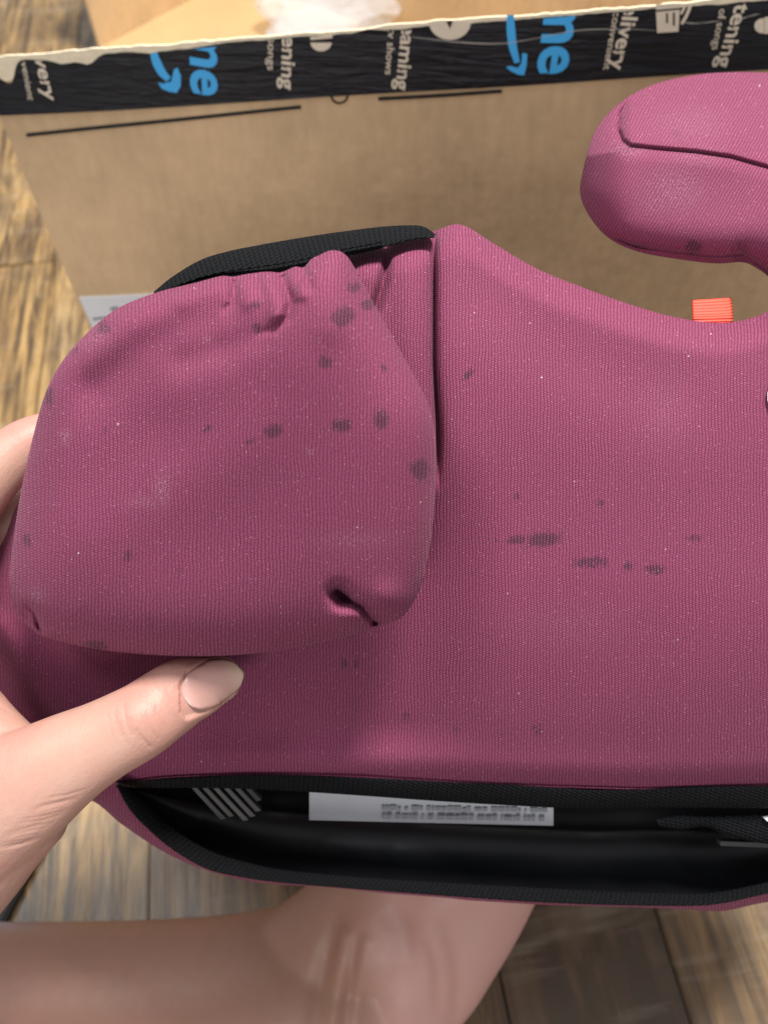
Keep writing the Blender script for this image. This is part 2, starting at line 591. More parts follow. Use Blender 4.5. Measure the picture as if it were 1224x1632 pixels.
def sheet(name, s0, s1, topf, botf, h0, thick, mat, parent, ns=160, nt=24, leftf=None):
    ss = np.linspace(s0, s1, ns)
    V = []
    for layer in (0, 1):
        for i in range(nt):
            f = i / (nt - 1)
            tt = topf(ss) * (1 - f) + botf(ss) * f
            V.append(FP(ss, tt, warp(ss, tt) + h0 - layer * thick))
    V = np.vstack(V)
    n = ns * nt
    fs = grid_faces(nt, ns) + [tuple(reversed(f)) for f in grid_faces(nt, ns, off=n)]
    for j in range(ns - 1):
        fs.append((j, n + j, n + j + 1, j + 1)); b = (nt - 1) * ns
        fs.append((b + j, b + j + 1, n + b + j + 1, n + b + j))
    for i in range(nt - 1):
        fs.append((i * ns, (i + 1) * ns, n + (i + 1) * ns, n + i * ns)); b = ns - 1
        fs.append((i * ns + b, n + i * ns + b, n + (i + 1) * ns + b, (i + 1) * ns + b))
    return mesh(name, V, fs, mat, parent, shade=False)


jag = np.cumsum(rng.normal(0, 0.00035, 400)); jag -= np.linspace(jag[0], jag[-1], 400)


def jitter(s, amp=1.0, seed=0):
    return amp * np.interp((s * 1.7 + seed * 0.13) % 1.0, np.linspace(0, 1, 400), jag)


flap_top = lambda s: 0.0006 + jitter(s, 0.5, 5)
flap = sheet('flap', 0, SW, flap_top, lambda s: s * 0 + HINGE, 0.0, 0.0020, M['card'], box, 200, 40)
# box walls under the hinge
h0 = FP(np.array(0.0), np.array(HINGE)); h1 = FP(np.array(SW), np.array(HINGE))
ez_dn = np.array([0, 0, -1.0])
wl = h1 - h0; wl2 = np.array([wl[0], wl[1], 0]); back = np.array([-wl2[1], wl2[0], 0]); back /= np.linalg.norm(back)
hz = min(h0[2], h1[2])
hb = np.array([h0[0], h0[1], 0.002])
wv = [hb, hb + wl2, h1 - [0, 0, 0.0006], h0 - [0, 0, 0.0006]]
wv = np.array(wv + [p + back * 0.004 for p in wv])
mesh('wall', wv, [(0, 1, 2, 3), (7, 6, 5, 4), (0, 4, 5, 1), (1, 5, 6, 2), (2, 6, 7, 3), (3, 7, 4, 0)], M['card'], box, shade=False)
boxmesh('wall', hb + back * 0.0045, wl2 * 0.007, back * 0.36, ez * (hz - 0.03), M['card'], box)
boxmesh('wall', hb + back * 0.0045 + wl2 * 0.993, wl2 * 0.007, back * 0.36, ez * (hz - 0.03), M['card'], box)
boxmesh('wall', hb + back * 0.365, wl2, back * 0.004, ez * (hz - 0.03), M['card'], box)
boxmesh('bottom', hb + back * 0.0046 + wl2 * 0.0075, wl2 * 0.985, back * 0.359, ez * 0.004, M['card_in'], box)

# tape along the cut edge
tb = np.array([st(px, py) for px, py in ((-30, 184), (200, 172), (420, 160), (612, 148), (800, 137), (1000, 125), (1224, 113), (1400, 104))])
tape_bot = lambda s: np.interp(s, tb[:, 0], tb[:, 1])
bite = [(-5, 24, 0.010), (6, 16, 0.004), (100, 24, 0.0038), (140, 20, 0.0045), (60, 20, 0.0012), (240, 40, 0.001), (590, 22, -0.0012)]


def tape_top(s):
    t = 0.0006 + np.abs(jitter(s, 1.0, 3)) * 0.45
    for px, w, a in bite:
        c = st(px, 88)[0]; t = t + a * np.exp(-((s - c) / (w * 0.00036)) ** 2)
    return t


tape = sheet('tape', 0.0008, SW - 0.001, tape_top, tape_bot, 0.0010, 0.0008, M['tape'], box, 260, 14)
tape['label'] = 'black printed packing tape slit along its top edge'
torn = sheet('torn_paper', 0.0005, SW - 0.002, lambda s: -0.0003 + jitter(s, 0.5, 5), lambda s: np.minimum(tape_top(s) * 0.96, 0.012) + 0.0002, 0.0006, 0.0020, M['torn'], box, 260, 4)


def flat_poly(name, pts_px, mat, parent, h=0.0016, thick=0.0003):
    p = np.array([st(x, y) for x, y in pts_px])
    bm = bmesh.new()
    vs = [bm.verts.new(FP(np.array(a), np.array(b), h + float(warp(a, b)))) for a, b in p]
    f = bm.faces.new(vs)
    bmesh.ops.triangulate(bm, faces=[f])
    me = bpy.data.meshes.new(name); bm.to_mesh(me); bm.free()
    return link(name, me, mat, parent, False)


def ribbon_px(name, line, width_px, mat, parent, h=0.0016):
    """thin printed stroke along a pixel line on the flap"""
    l = crom(line, max(12, 8 * len(line)))
    d = np.gradient(l[:, :2], axis=0); d /= np.linalg.norm(d, axis=1)[:, None]
    n = np.stack([-d[:, 1], d[:, 0]], 1)
    w = np.interp(np.linspace(0, 1, len(l)), np.linspace(0, 1, len(np.atleast_1d(width_px))), np.atleast_1d(width_px))[:, None] / 2
    V = []
    for q_ in (l[:, :2] + n * w, l[:, :2] - n * w):
        s_ = np.array([st(a, b) for a, b in q_])
        V.append(FP(s_[:, 0], s_[:, 1], h + warp(s_[:, 0], s_[:, 1])))
    return mesh(name, np.vstack(V), grid_faces(2, len(l)), mat, parent, shade=False)


def text_on_flap(body, start_px, end_px, end_clip, size_px, mat, bold=0.0, parent=None):
    """word running down the tape from start_px to end_px (pixel of first/last baseline), cut at the torn edge"""
    cu = bpy.data.curves.new('lettering', 'FONT')
    cu.body = body; cu.size = 1.0; cu.offset = bold; cu.resolution_u = 4
    to = bpy.data.objects.new('tmp', cu); C.objects.link(to)
    bpy.context.view_layer.update()
    dg = bpy.context.evaluated_depsgraph_get()
    me = bpy.data.meshes.new_from_object(to.evaluated_get(dg))
    bpy.data.objects.remove(to)
    xs = [v.co.x for v in me.vertices]
    L = max(xs)
    a, b = st(*start_px), st(*end_px)
    ux = (b - a) / L                                  # metres of flap per unit of text
    ul = np.linalg.norm(ux)
    size = size_px * 0.00036 / 0.75                   # metres for one unit of height
    uy = np.array([ux[1], -ux[0]]) / ul * size
    bm = bmesh.new(); bm.from_mesh(me)
    for v in bm.verts:
        s_, t_ = a + ux * v.co.x + uy * v.co.y
        v.co = (s_, t_, 0)
    cut = float(tape_top(np.array([(a[0] + b[0]) / 2]))[0]) + 0.0004
    bmesh.ops.bisect_plane(bm, geom=bm.verts[:] + bm.edges[:] + bm.faces[:], plane_co=(0, cut, 0), plane_no=(0, -1, 0), clear_outer=True)
    for v in bm.verts:
        s_, t_ = v.co.x, v.co.y
        v.co = Vector(FP(np.array(s_), np.array(t_), 0.0014 + float(warp(s_, t_))))
    bmesh.ops.recalc_face_normals(bm, faces=bm.faces)
    me2 = bpy.data.meshes.new('lettering'); bm.to_mesh(me2); bm.free()
    return link('lettering', me2, mat, parent or tape, False)


# words: pixel where the whole word would begin (may lie above the cut) and where it ends
B = 0.02
text_on_flap('delivery', (42, 28), (75, 156), None, 24, M['cream'], B)
text_on_flap('fast & convenient', (18, 5), (48, 156), None, 12, M['cream'], 0.006)
text_on_flap('prime', (300, -84), (308, 146), None, 66, M['blue'], 0.025)
text_on_flap('listening', (452, 3), (449, 140), None, 24, M['cream'], B)
text_on_flap('millions of songs', (430, -55), (427, 110), None, 13, M['cream'], 0.006)
text_on_flap('streaming', (646, -10), (631, 141), None, 24, M['cream'], B)
text_on_flap('movies & tv shows', (626, -48), (614, 117), None, 13, M['cream'], 0.006)
text_on_flap('prime', (890, -140), (857, 116), None, 72, M['blue'], 0.025)
text_on_flap('delivery', (1002, -18), (972, 110), None, 25, M['cream'], B)
text_on_flap('fast & convenient', (988, -42), (961, 110), None, 12, M['cream'], 0.006)
text_on_flap('listening', (1184, -30), (1142, 108), None, 25, M['cream'], B)
text_on_flap('millions of songs', (1160, -58), (1135, 80), None, 12, M['cream'], 0.006)


def arrow(l, head):
    ribbon_px('arrow', l, [11, 14, 13, 9], M['blue'], tape, 0.0014)
    flat_poly('arrow', head, M['blue'], tape, 0.0015)


arrow([(247, 82), (252, 97), (260, 112), (271, 124)], [(254, 128), (262, 130), (275, 127), (279, 108), (285, 105), (290, 118), (290, 134), (284, 145), (272, 143), (260, 138)])
arrow([(813, 22), (814, 45), (817, 72), (824, 98)], [(806, 105), (812, 103), (825, 106), (831, 98), (832, 82), (840, 84), (839, 102), (835, 118), (826, 117), (815, 112)])


def disc(cx, cy, rx, ry, a0, a1):
    return [(cx + rx * math.cos(math.radians(a)), cy + ry * math.sin(math.radians(a))) for a in np.linspace(a0, a1, 20)]


flat_poly('icon', disc(512, 66, 17, 15, 5, 175), M['cream'], tape, 0.0014)
flat_poly('icon', [(495, 58), (530, 55), (530, 60), (495, 63)], M['cream'], tape, 0.0014)
flat_poly('icon', disc(717, 34, 33, 28, 0, 180), M['cream'], tape, 0.0014)
flat_poly('icon', [(711, 32), (722, 31), (717, 44)], M['ink'], tape, 0.0017)
flat_poly('icon', [(1045, 18), (1083, 15), (1081, 50), (1047, 52)], M['cream'], tape, 0.0014)
flat_poly('icon', [(1045, 6), (1084, 5), (1083, 12), (1045, 15)], M['cream'], tape, 0.0014)
flat_poly('icon', [(1061, 20), (1064, 20), (1064, 36), (1061, 36)], M['ink'], tape, 0.0017)
flat_poly('icon', [(1072, 19), (1075, 19), (1075, 40), (1072, 40)], M['ink'], tape, 0.0017)
ribbon_px('icon', [(1086, 38), (1094, 24), (1101, 6)], [5, 5], M['cream'], tape, 0.0014)
ribbon_px('icon', [(1085, 22), (1089, 14), (1093, 6)], [4, 4], M['cream'], tape, 0.0014)
flat_poly('icon', disc(1216, 42, 13, 12, 80, 280), M['cream'], tape, 0.0014)
flat_poly('icon', [(1219, 28), (1234, 27), (1236, 54), (1219, 55)], M['cream'], tape, 0.0014)
# slit marks and folds in the tape
for l in ([(650, 58), (690, 62), (740, 66), (800, 68), (850, 60), (905, 50), (945, 44), (1010, 46), (1045, 48)],
          [(1085, 34), (1110, 36), (1150, 33)], [(1175, 32), (1195, 26), (1212, 22)]):
    ll = [(x, y + random.uniform(-1.5, 1.5)) for x, y in l]
    ribbon_px('crease', ll, [0.6, 2.0, 0.8, 1.6, 0.5], M['crease'], tape, 0.00145)
for y0, a in ((118, 5), (138, 3), (98, 4)):
    ll = [(x, y0 + 22 - (x * 0.056) + random.uniform(-a, a)) for x in range(10, 1230, 90)]
# print on the board itself
ribbon_px('printed_line', [(44, 213), (160, 200), (300, 187), (480, 170)], [6, 6], M['ink'], box, 0.0006)
ribbon_px('printed_line', [(603, 157), (690, 152), (800, 144)], [6, 6], M['ink'], box, 0.0006)
ribbon_px('printed_line', disc(541, 151, 13, 13, -5, 185), [3.5, 3.5], M['ink'], box, 0.0006)
# shipping label low on the flap
la = sheet('shipping_label', st(128, 470)[0], st(128, 470)[0] + 0.105, lambda s: s * 0 + st(128, 470)[1], lambda s: s * 0 + st(128, 470)[1] + 0.06, 0.0009, 0.0006, M['white'], box, 30, 10)
for l in ([(178, 489), (185, 486), (192, 488)], [(182, 492), (188, 491)], [(150, 505), (172, 502)]):
    ribbon_px('print', l, [4, 3], M['print'], la, 0.0012)

# ------------------------------------------------------------------ booster seat
seat = empty('booster_seat', P(700, 900, 0.30), 'burgundy knit booster seat with dark stains, held above the floor', 'booster seat')

STAINS = [  # px, py, half-length, half-height, strength, angle
    (565, 458, 9, 7, .9, 0), (547, 505, 17, 12, 1.0, -.4), (588, 485, 10, 9, .8, 0), (517, 577, 10, 9, .8, .6), (409, 485, 9, 6, .6, 0), (408, 525, 7, 8, .6, 0),
    (607, 668, 10, 14, .9, 0), (544, 678, 15, 8, 1.0, 0), (435, 687, 14, 9, .85, -.2), (399, 704, 9, 4, .6, -.3), (330, 684, 8, 4, .7, -.6), (669, 748, 13, 12, 1.0, .5),
    (165, 521, 10, 9, .75, .3), (120, 560, 6, 8, .5, 0), (78, 632, 7, 16, .75, 0), (168, 684, 6, 5, .4, 0), (42, 862, 7, 10, .6, 0), (204, 886, 7, 8, .6, 0), (286, 908, 5, 5, .4, 0),
    (155, 1028, 16, 6, .85, .1), (612, 585, 6, 8, .4, 0), (240, 990, 12, 12, .25, 0), (60, 955, 10, 10, .3, 0),
    (747, 597, 11, 5, .75, -.7), (866, 860, 24, 9, 1.0, -.08), (822, 860, 18, 6, .7, -.1), (790, 861, 14, 3, .4, 0), (942, 896, 26, 8, .75, 0), (1001, 902, 9, 7, .65, 0), (1043, 907, 14, 7, .8, .1),
    (1107, 858, 14, 5, .6, 0), (957, 801, 8, 6, .55, .3), (823, 791, 6, 6, .45, 0), (856, 1163, 7, 9, .55, 0), (1095, 783, 6, 5, .35, 0), (548, 1058, 5, 9, .6, 0), (568, 1056, 4, 9, .5, 0), (646, 1140, 5, 7, .5, 0),
    (728, 1165, 6, 10, .35, 0), (1104, 394, 11, 10, .8, 0), (1080, 215, 10, 8, .3, 0), (1180, 400, 14, 20, .45, 0), (1000, 235, 24, 10, .35, .1), (800, 1170, 9, 4, .3, .3)]


SCUFFS = [(1075, 300, 46, 34, .8), (1050, 320, 40, 20, .6), (1110, 250, 40, 22, .45), (1000, 240, 30, 14, .6), (1100, 200, 60, 30, .4), (258, 780, 12, 26, .8), (230, 800, 30, 10, .5), (60, 950, 12, 14, .8), (560, 860, 60, 14, .35), (495, 720, 5, 6, .9), (104, 696, 8, 12, .9), (330, 540, 6, 5, .9),
          (150, 540, 34, 20, .4), (1060, 650, 50, 60, .25), (900, 1000, 90, 40, .25)]


def scuff_field(px, py):
    s = np.zeros(np.shape(px))
    for x, y, a, b, k in SCUFFS:
        s = np.maximum(s, k * np.exp(-(((px - x) / a) ** 2 + ((py - y) / b) ** 2)))
    return s


def stain_field(px, py):
    s = np.zeros(np.shape(px))
    for x, y, a, b, k, r in STAINS:
        c, sn = math.cos(r), math.sin(r)
        u = ((px - x) * c + (py - y) * sn) / (a * 1.25); v = (-(px - x) * sn + (py - y) * c) / (b * 1.25)
        q = u * u + v * v
        s = np.maximum(s, k * 1.12 * np.exp(-q ** 1.2))
    return s


# --- main cover: for each column a profile runs from the upper rim of the opening over the front, round the top and down the back
cols = np.array([  # topx topy  Ux Uy   Lx Ly   Ox Oy
    (-95, 1010, -60, 1150, -60, 1152, -75, 1165), (-45, 930, 10, 1195, 10, 1197, -15, 1215), (-5, 868, 80, 1225, 80, 1228, 50, 1245), (32, 800, 140, 1240, 140, 1245, 95, 1262),
    (110, 700, 187, 1248, 188, 1256, 150, 1278), (230, 560, 262, 1240, 225, 1310, 200, 1318), (350, 465, 360, 1236, 292, 1364, 285, 1370), (470, 425, 470, 1236, 400, 1396, 395, 1404),
    (562, 402, 570, 1239, 520, 1410, 520, 1414), (640, 386, 640, 1243, 620, 1419, 620, 1424), (692, 372, 700, 1246, 700, 1425, 700, 1430), (735, 362, 745, 1249, 750, 1430, 750, 1435),
    (790, 394, 795, 1252, 800, 1434, 800, 1438), (860, 434, 860, 1254, 865, 1438, 865, 1442), (940, 466, 940, 1256, 940, 1440, 940, 1444), (1010, 491, 1010, 1258, 1010, 1442, 1010, 1446), (1080, 510, 1080, 1258, 1085, 1443, 1085, 1449),
    (1150, 518, 1150, 1256, 1150, 1438, 1150, 1452), (1205, 508, 1205, 1254, 1210, 1426, 1210, 1440), (1260, 482, 1262, 1252, 1265, 1415, 1265, 1432), (1340, 470, 1340, 1246, 1340, 1400, 1340, 1418),
    (1440, 520, 1440, 1230, 1430, 1370, 1430, 1390), (1500, 640, 1500, 1200, 1495, 1320, 1500, 1335), (1530, 800, 1525, 1140, 1525, 1230, 1530, 1245)], float)
NC = 720
cc = crom(cols, NC)


def d_seat(px, py):
    d = 0.244 + 0.040 * (py - 600) / 1226 + 1.5e-7 * np.maximum(0, py - 900) ** 2 + 9e-8 * np.maximum(0, 760 - py) ** 2
    d = d + 0.016 * smooth(830, 560, px) * smooth(680, 940, py) * (1 - 0.5 * smooth(1150, 1240, py))
    d = d + 1.1e-7 * np.maximum(0, 330 - px) ** 2 + 0.8e-7 * np.maximum(0, px - 1180) ** 2
    d = d + 0.0016 * np.sin(px / 190.0 + 0.8) * np.sin(py / 230.0) + 0.0007 * np.sin(px / 71 + py / 130) * smooth(900, 1150, py)
    # seam where the side panel is sewn on
    fade = 1 - smooth(690, 790, py)
    xs = 692 + 6 * smooth(560, 700, py)
    d = d + fade * (0.0095 * np.exp(-np.abs((px - xs) / 3.2) ** 1.5) + 0.0034 * np.exp(-np.abs((px - xs) / 11.0) ** 1.2))
    # vertical fold in the side panel
    ds, par = seg_dist(px, py, [(613, 380), (616, 420), (610, 455), (598, 495)])
    d = d + 0.006 * np.exp(-(ds / 7) ** 2) - 0.002 * np.exp(-(((px - 650) / 26) ** 2)) * fade - 0.0015 * np.exp(-(((px - 585) / 18) ** 2 + ((py - 430) / 40) ** 2))
    # soft wrinkles towards the front rim
    for l, a, w in (([(0, 1000), (90, 1110), (160, 1190)], -0.0025, 22), ([(420, 1180), (700, 1200), (1000, 1195)], 0.0008, 40),
                    ([(780, 470), (900, 560), (1060, 620)], 0.0012, 60)):
        ds, par = seg_dist(px, py, l)
        d = d + a * np.exp(-(ds / w) ** 2)
    return d


rows_px, rows_py, rows_d = [], [], []
# the wrap under the rim
U, T, L_, O_ = cc[:, 2:4], cc[:, 0:2], cc[:, 4:6], cc[:, 6:8]
NF = 190
tt = np.linspace(0, 1, NF)
tt = tt + 0.0 * tt
front = []
dU = d_seat(U[:, 0], U[:, 1]); dT = d_seat(T[:, 0], T[:, 1])
roll_b = 0.010
for k in range(6):                       # lower roll, from inside the rim outwards
    a = k / 6 * math.pi / 2
    rows_px.append(U[:, 0]); rows_py.append(U[:, 1] + 16 * math.sin(math.pi / 2 - a) * 0.6 - 4); rows_d.append(dU + roll_b * (1 - math.sin(a)) + 0.004)
for f in tt:
    px = U[:, 0] * (1 - f) + T[:, 0] * f; py = U[:, 1] * (1 - f) + T[:, 1] * f
    d = d_seat(px, py)
    e_top = np.hypot(px - T[:, 0], py - T[:, 1]); e_bot = np.hypot(px - U[:, 0], py - U[:, 1])
    d = d + 0.012 * np.clip(1 - e_top / 55, 0, 1) ** 2.4 + 0.007 * np.clip(1 - e_bot / 45, 0, 1) ** 2.2
    rows_px.append(px); rows_py.append(py); rows_d.append(d)
dTop = rows_d[-1]
for k in range(1, 8):                    # top roll
    a = k / 8 * math.pi
    rows_px.append(T[:, 0]); rows_py.append(T[:, 1] - 4 * math.sin(a) + 0 * T[:, 1]); rows_d.append(dTop + 0.011 * (1 - math.cos(a)))
dB0 = rows_d[-1]
dO = 0.327 + 1.1e-7 * np.maximum(0, 330 - O_[:, 0]) ** 2 + 0 * O_[:, 0]
NBK = 40
for k in range(1, NBK + 1):              # back of the seat
    f = k / NBK
    px = T[:, 0] * (1 - f) + O_[:, 0] * f; py = (T[:, 1] + 4) * (1 - f) + O_[:, 1] * f
    d = dB0 * (1 - f) + dO * f + 0.062 * (1 - abs(2 * f - 1) ** 7)
    rows_px.append(px); rows_py.append(py); rows_d.append(d)
for k in range(1, 6):                    # lower lip up to the lower rim
    f = k / 5
    px = O_[:, 0] * (1 - f) + L_[:, 0] * f; py = O_[:, 1] * (1 - f) + (L_[:, 1] - 3) * f
    rows_px.append(px); rows_py.append(py); rows_d.append(dO * (1 - f) + (dO - 0.020) * f - 0.004 * math.sin(math.pi * f))
PX = np.array(rows_px); PY = np.array(rows_py); PD = np.array(rows_d)
uvv = np.stack([(PX - 612) / F * 252, (816 - PY) / F * 252], -1).reshape(-1, 2)
isfront = np.zeros(PX.shape); isfront[:6 + NF] = 1
cover = mesh('seat_cover', P(PX, PY, PD).reshape(-1, 3), grid_faces(*PX.shape), M['knit'], seat, uvv, {'stain': (stain_field(PX, PY) * isfront).ravel(), 'scuff': (scuff_field(PX, PY) * isfront).ravel()})


def strip(name, a, b, da, db, bulge, thick, mat, parent, n=200, m=12, uvscale=0.255, dfa=None):
    """soft band between two pixel lines, domed across and closed behind"""
    a = crom(a, n); b = crom(b, n)
    da = np.interp(np.linspace(0, 1, n), np.linspace(0, 1, len(np.atleast_1d(da))), np.atleast_1d(da))
    db = np.interp(np.linspace(0, 1, n), np.linspace(0, 1, len(np.atleast_1d(db))), np.atleast_1d(db))
    X, Y, D, UVs = [], [], [], []
    arc = np.concatenate([[0], np.cumsum(np.linalg.norm(np.diff(a, axis=0), axis=1))]) * uvscale * 1000 / F
    wid = np.linalg.norm(a - b, axis=1) * uvscale * 1000 / F
    for k in range(2 * m):
        ang = 2 * math.pi * k / (2 * m)
        f = 0.5 - 0.5 * math.cos(ang)
        z = math.sin(ang)
        z = math.copysign(abs(z) ** 0.6, z)
        X.append(a[:, 0] * (1 - f) + b[:, 0] * f); Y.append(a[:, 1] * (1 - f) + b[:, 1] * f)
        D.append(da * (1 - f) + db * f - (bulge if z > 0 else thick) * z)
        UVs.append(np.stack([arc, wid * f], 1))
    X, Y, D = np.array(X), np.array(Y), np.array(D)
    X, Y, D = X.T, Y.T, D.T
    V = P(X, Y, D).reshape(-1, 3)
    U_ = np.array(UVs).transpose(1, 0, 2).reshape(-1, 2)
    fs = grid_faces(n, 2 * m, wrap=True)
    fs.append(tuple(range(2 * m))); fs.append(tuple(reversed(range((n - 1) * 2 * m, n * 2 * m))))
    return mesh(name, V, fs, mat, parent, U_)


# black woven binding round the opening
up_top = [(186, 1247), (230, 1243), (300, 1239), (380, 1235), (450, 1235), (560, 1238), (700, 1245), (800, 1250), (900, 1256), (950, 1259), (1020, 1258), (1100, 1254), (1224, 1252), (1340, 1245), (1440, 1228)]
up_bot = [(190, 1254), (240, 1256), (300, 1256), (380, 1257), (450, 1260), (560, 1267), (700, 1277), (800, 1283), (900, 1288), (960, 1289), (1020, 1287), (1100, 1287), (1224, 1288), (1340, 1282), (1440, 1260)]
ut = np.array(up_top, float)
dut = d_seat(ut[:, 0], ut[:, 1]) + 0.0045
strip('binding', up_top, up_bot, dut, dut + 0.007, 0.0022, 0.003, M['band'], seat, 300, 10)
lo_out = [(184, 1250), (205, 1288), (232, 1318), (275, 1354), (330, 1385), (390, 1399), (450, 1407), (570, 1417), (700, 1427), (840, 1437), (960, 1442), (1090, 1444), (1150, 1440), (1224, 1424), (1340, 1400), (1440, 1370)]
lo_in = [(200, 1254), (235, 1284), (265, 1312), (305, 1340), (350, 1362), (400, 1376), (450, 1386), (570, 1398), (700, 1406), (840, 1414), (960, 1420), (1090, 1424), (1150, 1421), (1224, 1406), (1340, 1384), (1440, 1355)]
lo_d = np.linspace(0.297, 0.303, len(lo_out)); lo_d[0] = 0.2885; lo_d[1] = 0.293
strip('binding', lo_out, lo_in, lo_d, lo_d + 0.006, 0.003, 0.004, M['band'], seat, 300, 10)

# black plastic shell inside the opening
rowsX, rowsY, rowsD = [], [], []
Ub = crom(np.array(up_bot), 160); Lo = crom(np.array(lo_in), 160)
dUb = np.interp(np.linspace(0, 1, 160), np.linspace(0, 1, len(dut)), dut) + 0.006
shape = [(-16, 0, 0.004, 0), (-26, 0, 0.018, 0), (-30, 0, 0.032, 0), (-18, 0, 0.044, 0.12), (0, 0, 0.050, 0.25), (0, 0, 0.053, 0.42), (0, 0, 0.053, 0.58), (0, 0, 0.048, 0.74), (0, 0, 0.039, 0.88), (0, 4, 0.030, 1.0), (0, 12, 0.024, 1.0)]
sh = crom(np.array(shape), 44)
pinch = np.clip(np.linspace(0, 1, 160) * 9, 0, 1) ** 0.6
for oy, oy2, dd, f in sh:
    rowsX.append(Ub[:, 0] * (1 - f) + Lo[:, 0] * f)
    rowsY.append((Ub[:, 1] + oy * pinch) * (1 - f) + Lo[:, 1] * f + oy2)
    rowsD.append(dUb + dd * (0.35 + 0.65 * pinch) + 0.0015 * np.sin(rowsX[-1] / 60))
shell = mesh('shell', P(np.array(rowsX), np.array(rowsY), np.array(rowsD)).reshape(-1, 3), grid_faces(len(sh), 160), M['shell'], seat)


def quad_px(name, pts, ds, thick, mat, parent):
    p = np.array([P(np.array(float(x)), np.array(float(y)), np.array(float(d))) for (x, y), d in zip(pts, ds)])
    n = np.cross(p[1] - p[0], p[3] - p[0]); n /= np.linalg.norm(n)
    if n @ (CAM - p[0]) < 0: n = -n
    V = np.vstack([p, p - n * thick])
    fs = [(0, 1, 2, 3), (7, 6, 5, 4), (0, 4, 5, 1), (1, 5, 6, 2), (2, 6, 7, 3), (3, 7, 4, 0)]
    return mesh(name, V, fs, mat, parent, shade=False)


M['shaded_paper'] = simple('shaded_label_paper', (0.50, 0.52, 0.56), 0.6, 0.3, 0.05, 80)  # white label greyed in its colour, standing in for shade inside the shell
lab = quad_px('label', [(493, 1238), (882, 1252), (882, 1316), (493, 1307)], (.322, .322, .328, .328), 0.0006, M['shaded_paper'], shell)
for r_, (y0, yb) in enumerate(((1289, 1281), (1303, 1297))):
    x = 608
    while x < 868:
        w = random.uniform(3, 13)
        f = (x - 493) / 389
        y = y0 + f * 6 - 3
        x1 = min(x + w, 872); h_ = random.uniform(-1.5, 2)
        quad_px('print', [(x, y - 3 + h_), (x1, y - 3 + h_), (x1, y + 3), (x, y + 3)], (.3246, .3246, .3250, .3250), 0.0002, M['print'], shell)
        x = x1 + random.choice((1.5, 1.5, 2, 6))
# moulded ribs at the left of the shell
for k in range(6):
    x = 302 + k * 17
    e = (50, 46, 52, 46, 38, 22)[k]
    quad_px('rib', [(x, 1252), (x + 8, 1252), (x + 8 + e, 1252 + e * 1.05), (x + e, 1254 + e * 1.05)], (.310, .310, .314, .314), 0.002, M['shell_rib'], shell)
# strap and bar at the right end
strip('strap', [(1045, 1305), (1080, 1297), (1120, 1300), (1170, 1298), (1224, 1296), (1300, 1296)], [(1052, 1318), (1085, 1322), (1125, 1318), (1160, 1332), (1224, 1345), (1300, 1345)], 0.301, 0.303, 0.003, 0.003, M['band'], shell, 60, 8)
quad_px('bar', [(1148, 1341), (1300, 1346), (1300, 1354), (1148, 1348)], (.308,) * 4, 0.003, M['shell_rib'], shell)
quad_px('bar', [(1219, 1305), (1260, 1298), (1260, 1309), (1223, 1309)], (.297,) * 4, 0.003, M['white'], shell)

# --- inflated soft shapes
def inflated(name, outline, dfun, hf, hb, mat, parent, deform=None, nr=90, ns=300, a=3.2, b=2.0, centre=None, stains=True, uvd=0.24, fade=0.97):
    o = crom(np.array(outline, float), ns, closed=True)
    c = np.array(centre if centre else o.mean(0))
    t = np.sin(np.linspace(0, math.pi / 2, nr)) ** 1.0
    V, UVs, S, SC = [], [], [], []
    for side in (1, -1):
        order = t if side == 1 else t[::-1][1:]
        for k in order:
            p = c + (o - c) * k
            h = (1 - k ** a) ** (1 / b)
            d = dfun(p[:, 0], p[:, 1])
            if side == 1:
                d = d - hf * h
                if deform is not None:
                    d = d + deform(p[:, 0], p[:, 1]) * smooth(1.0, fade, k)
            else:
                d = d + hb * h
            V.append(P(p[:, 0], p[:, 1], d)); UVs.append(np.stack([(p[:, 0] - 612) / F * uvd * 1000, (816 - p[:, 1]) / F * uvd * 1000], 1))
            SC.append(scuff_field(p[:, 0], p[:, 1]) if side == 1 else np.zeros(ns))
            S.append(stain_field(p[:, 0], p[:, 1]) if (side == 1 and stains) else np.zeros(ns))
    n = len(V)
    return mesh(name, np.vstack(V), grid_faces(n, ns, wrap=True), mat, parent, np.vstack(UVs), {'stain': np.concatenate(S), 'scuff': np.concatenate(SC)})


arm_outline = [(506, 408), (528, 399), (548, 404), (566, 428), (605, 500), (650, 580), (682, 643), (694, 700), (693, 780), (688, 850), (672, 930), (645, 980), (605, 999), (540, 1018), (470, 1033), (400, 1042), (320, 1046),
               (230, 1043), (150, 1034), (95, 1022), (62, 1011), (27, 978), (15, 930), (20, 870), (34, 780), (54, 690), (75, 620), (105, 568), (150, 520), (192, 489), (250, 466), (310, 451), (352, 440), (372, 441), (392, 437), (425, 433), (448, 434), (470, 425), (484, 426), (496, 413)]


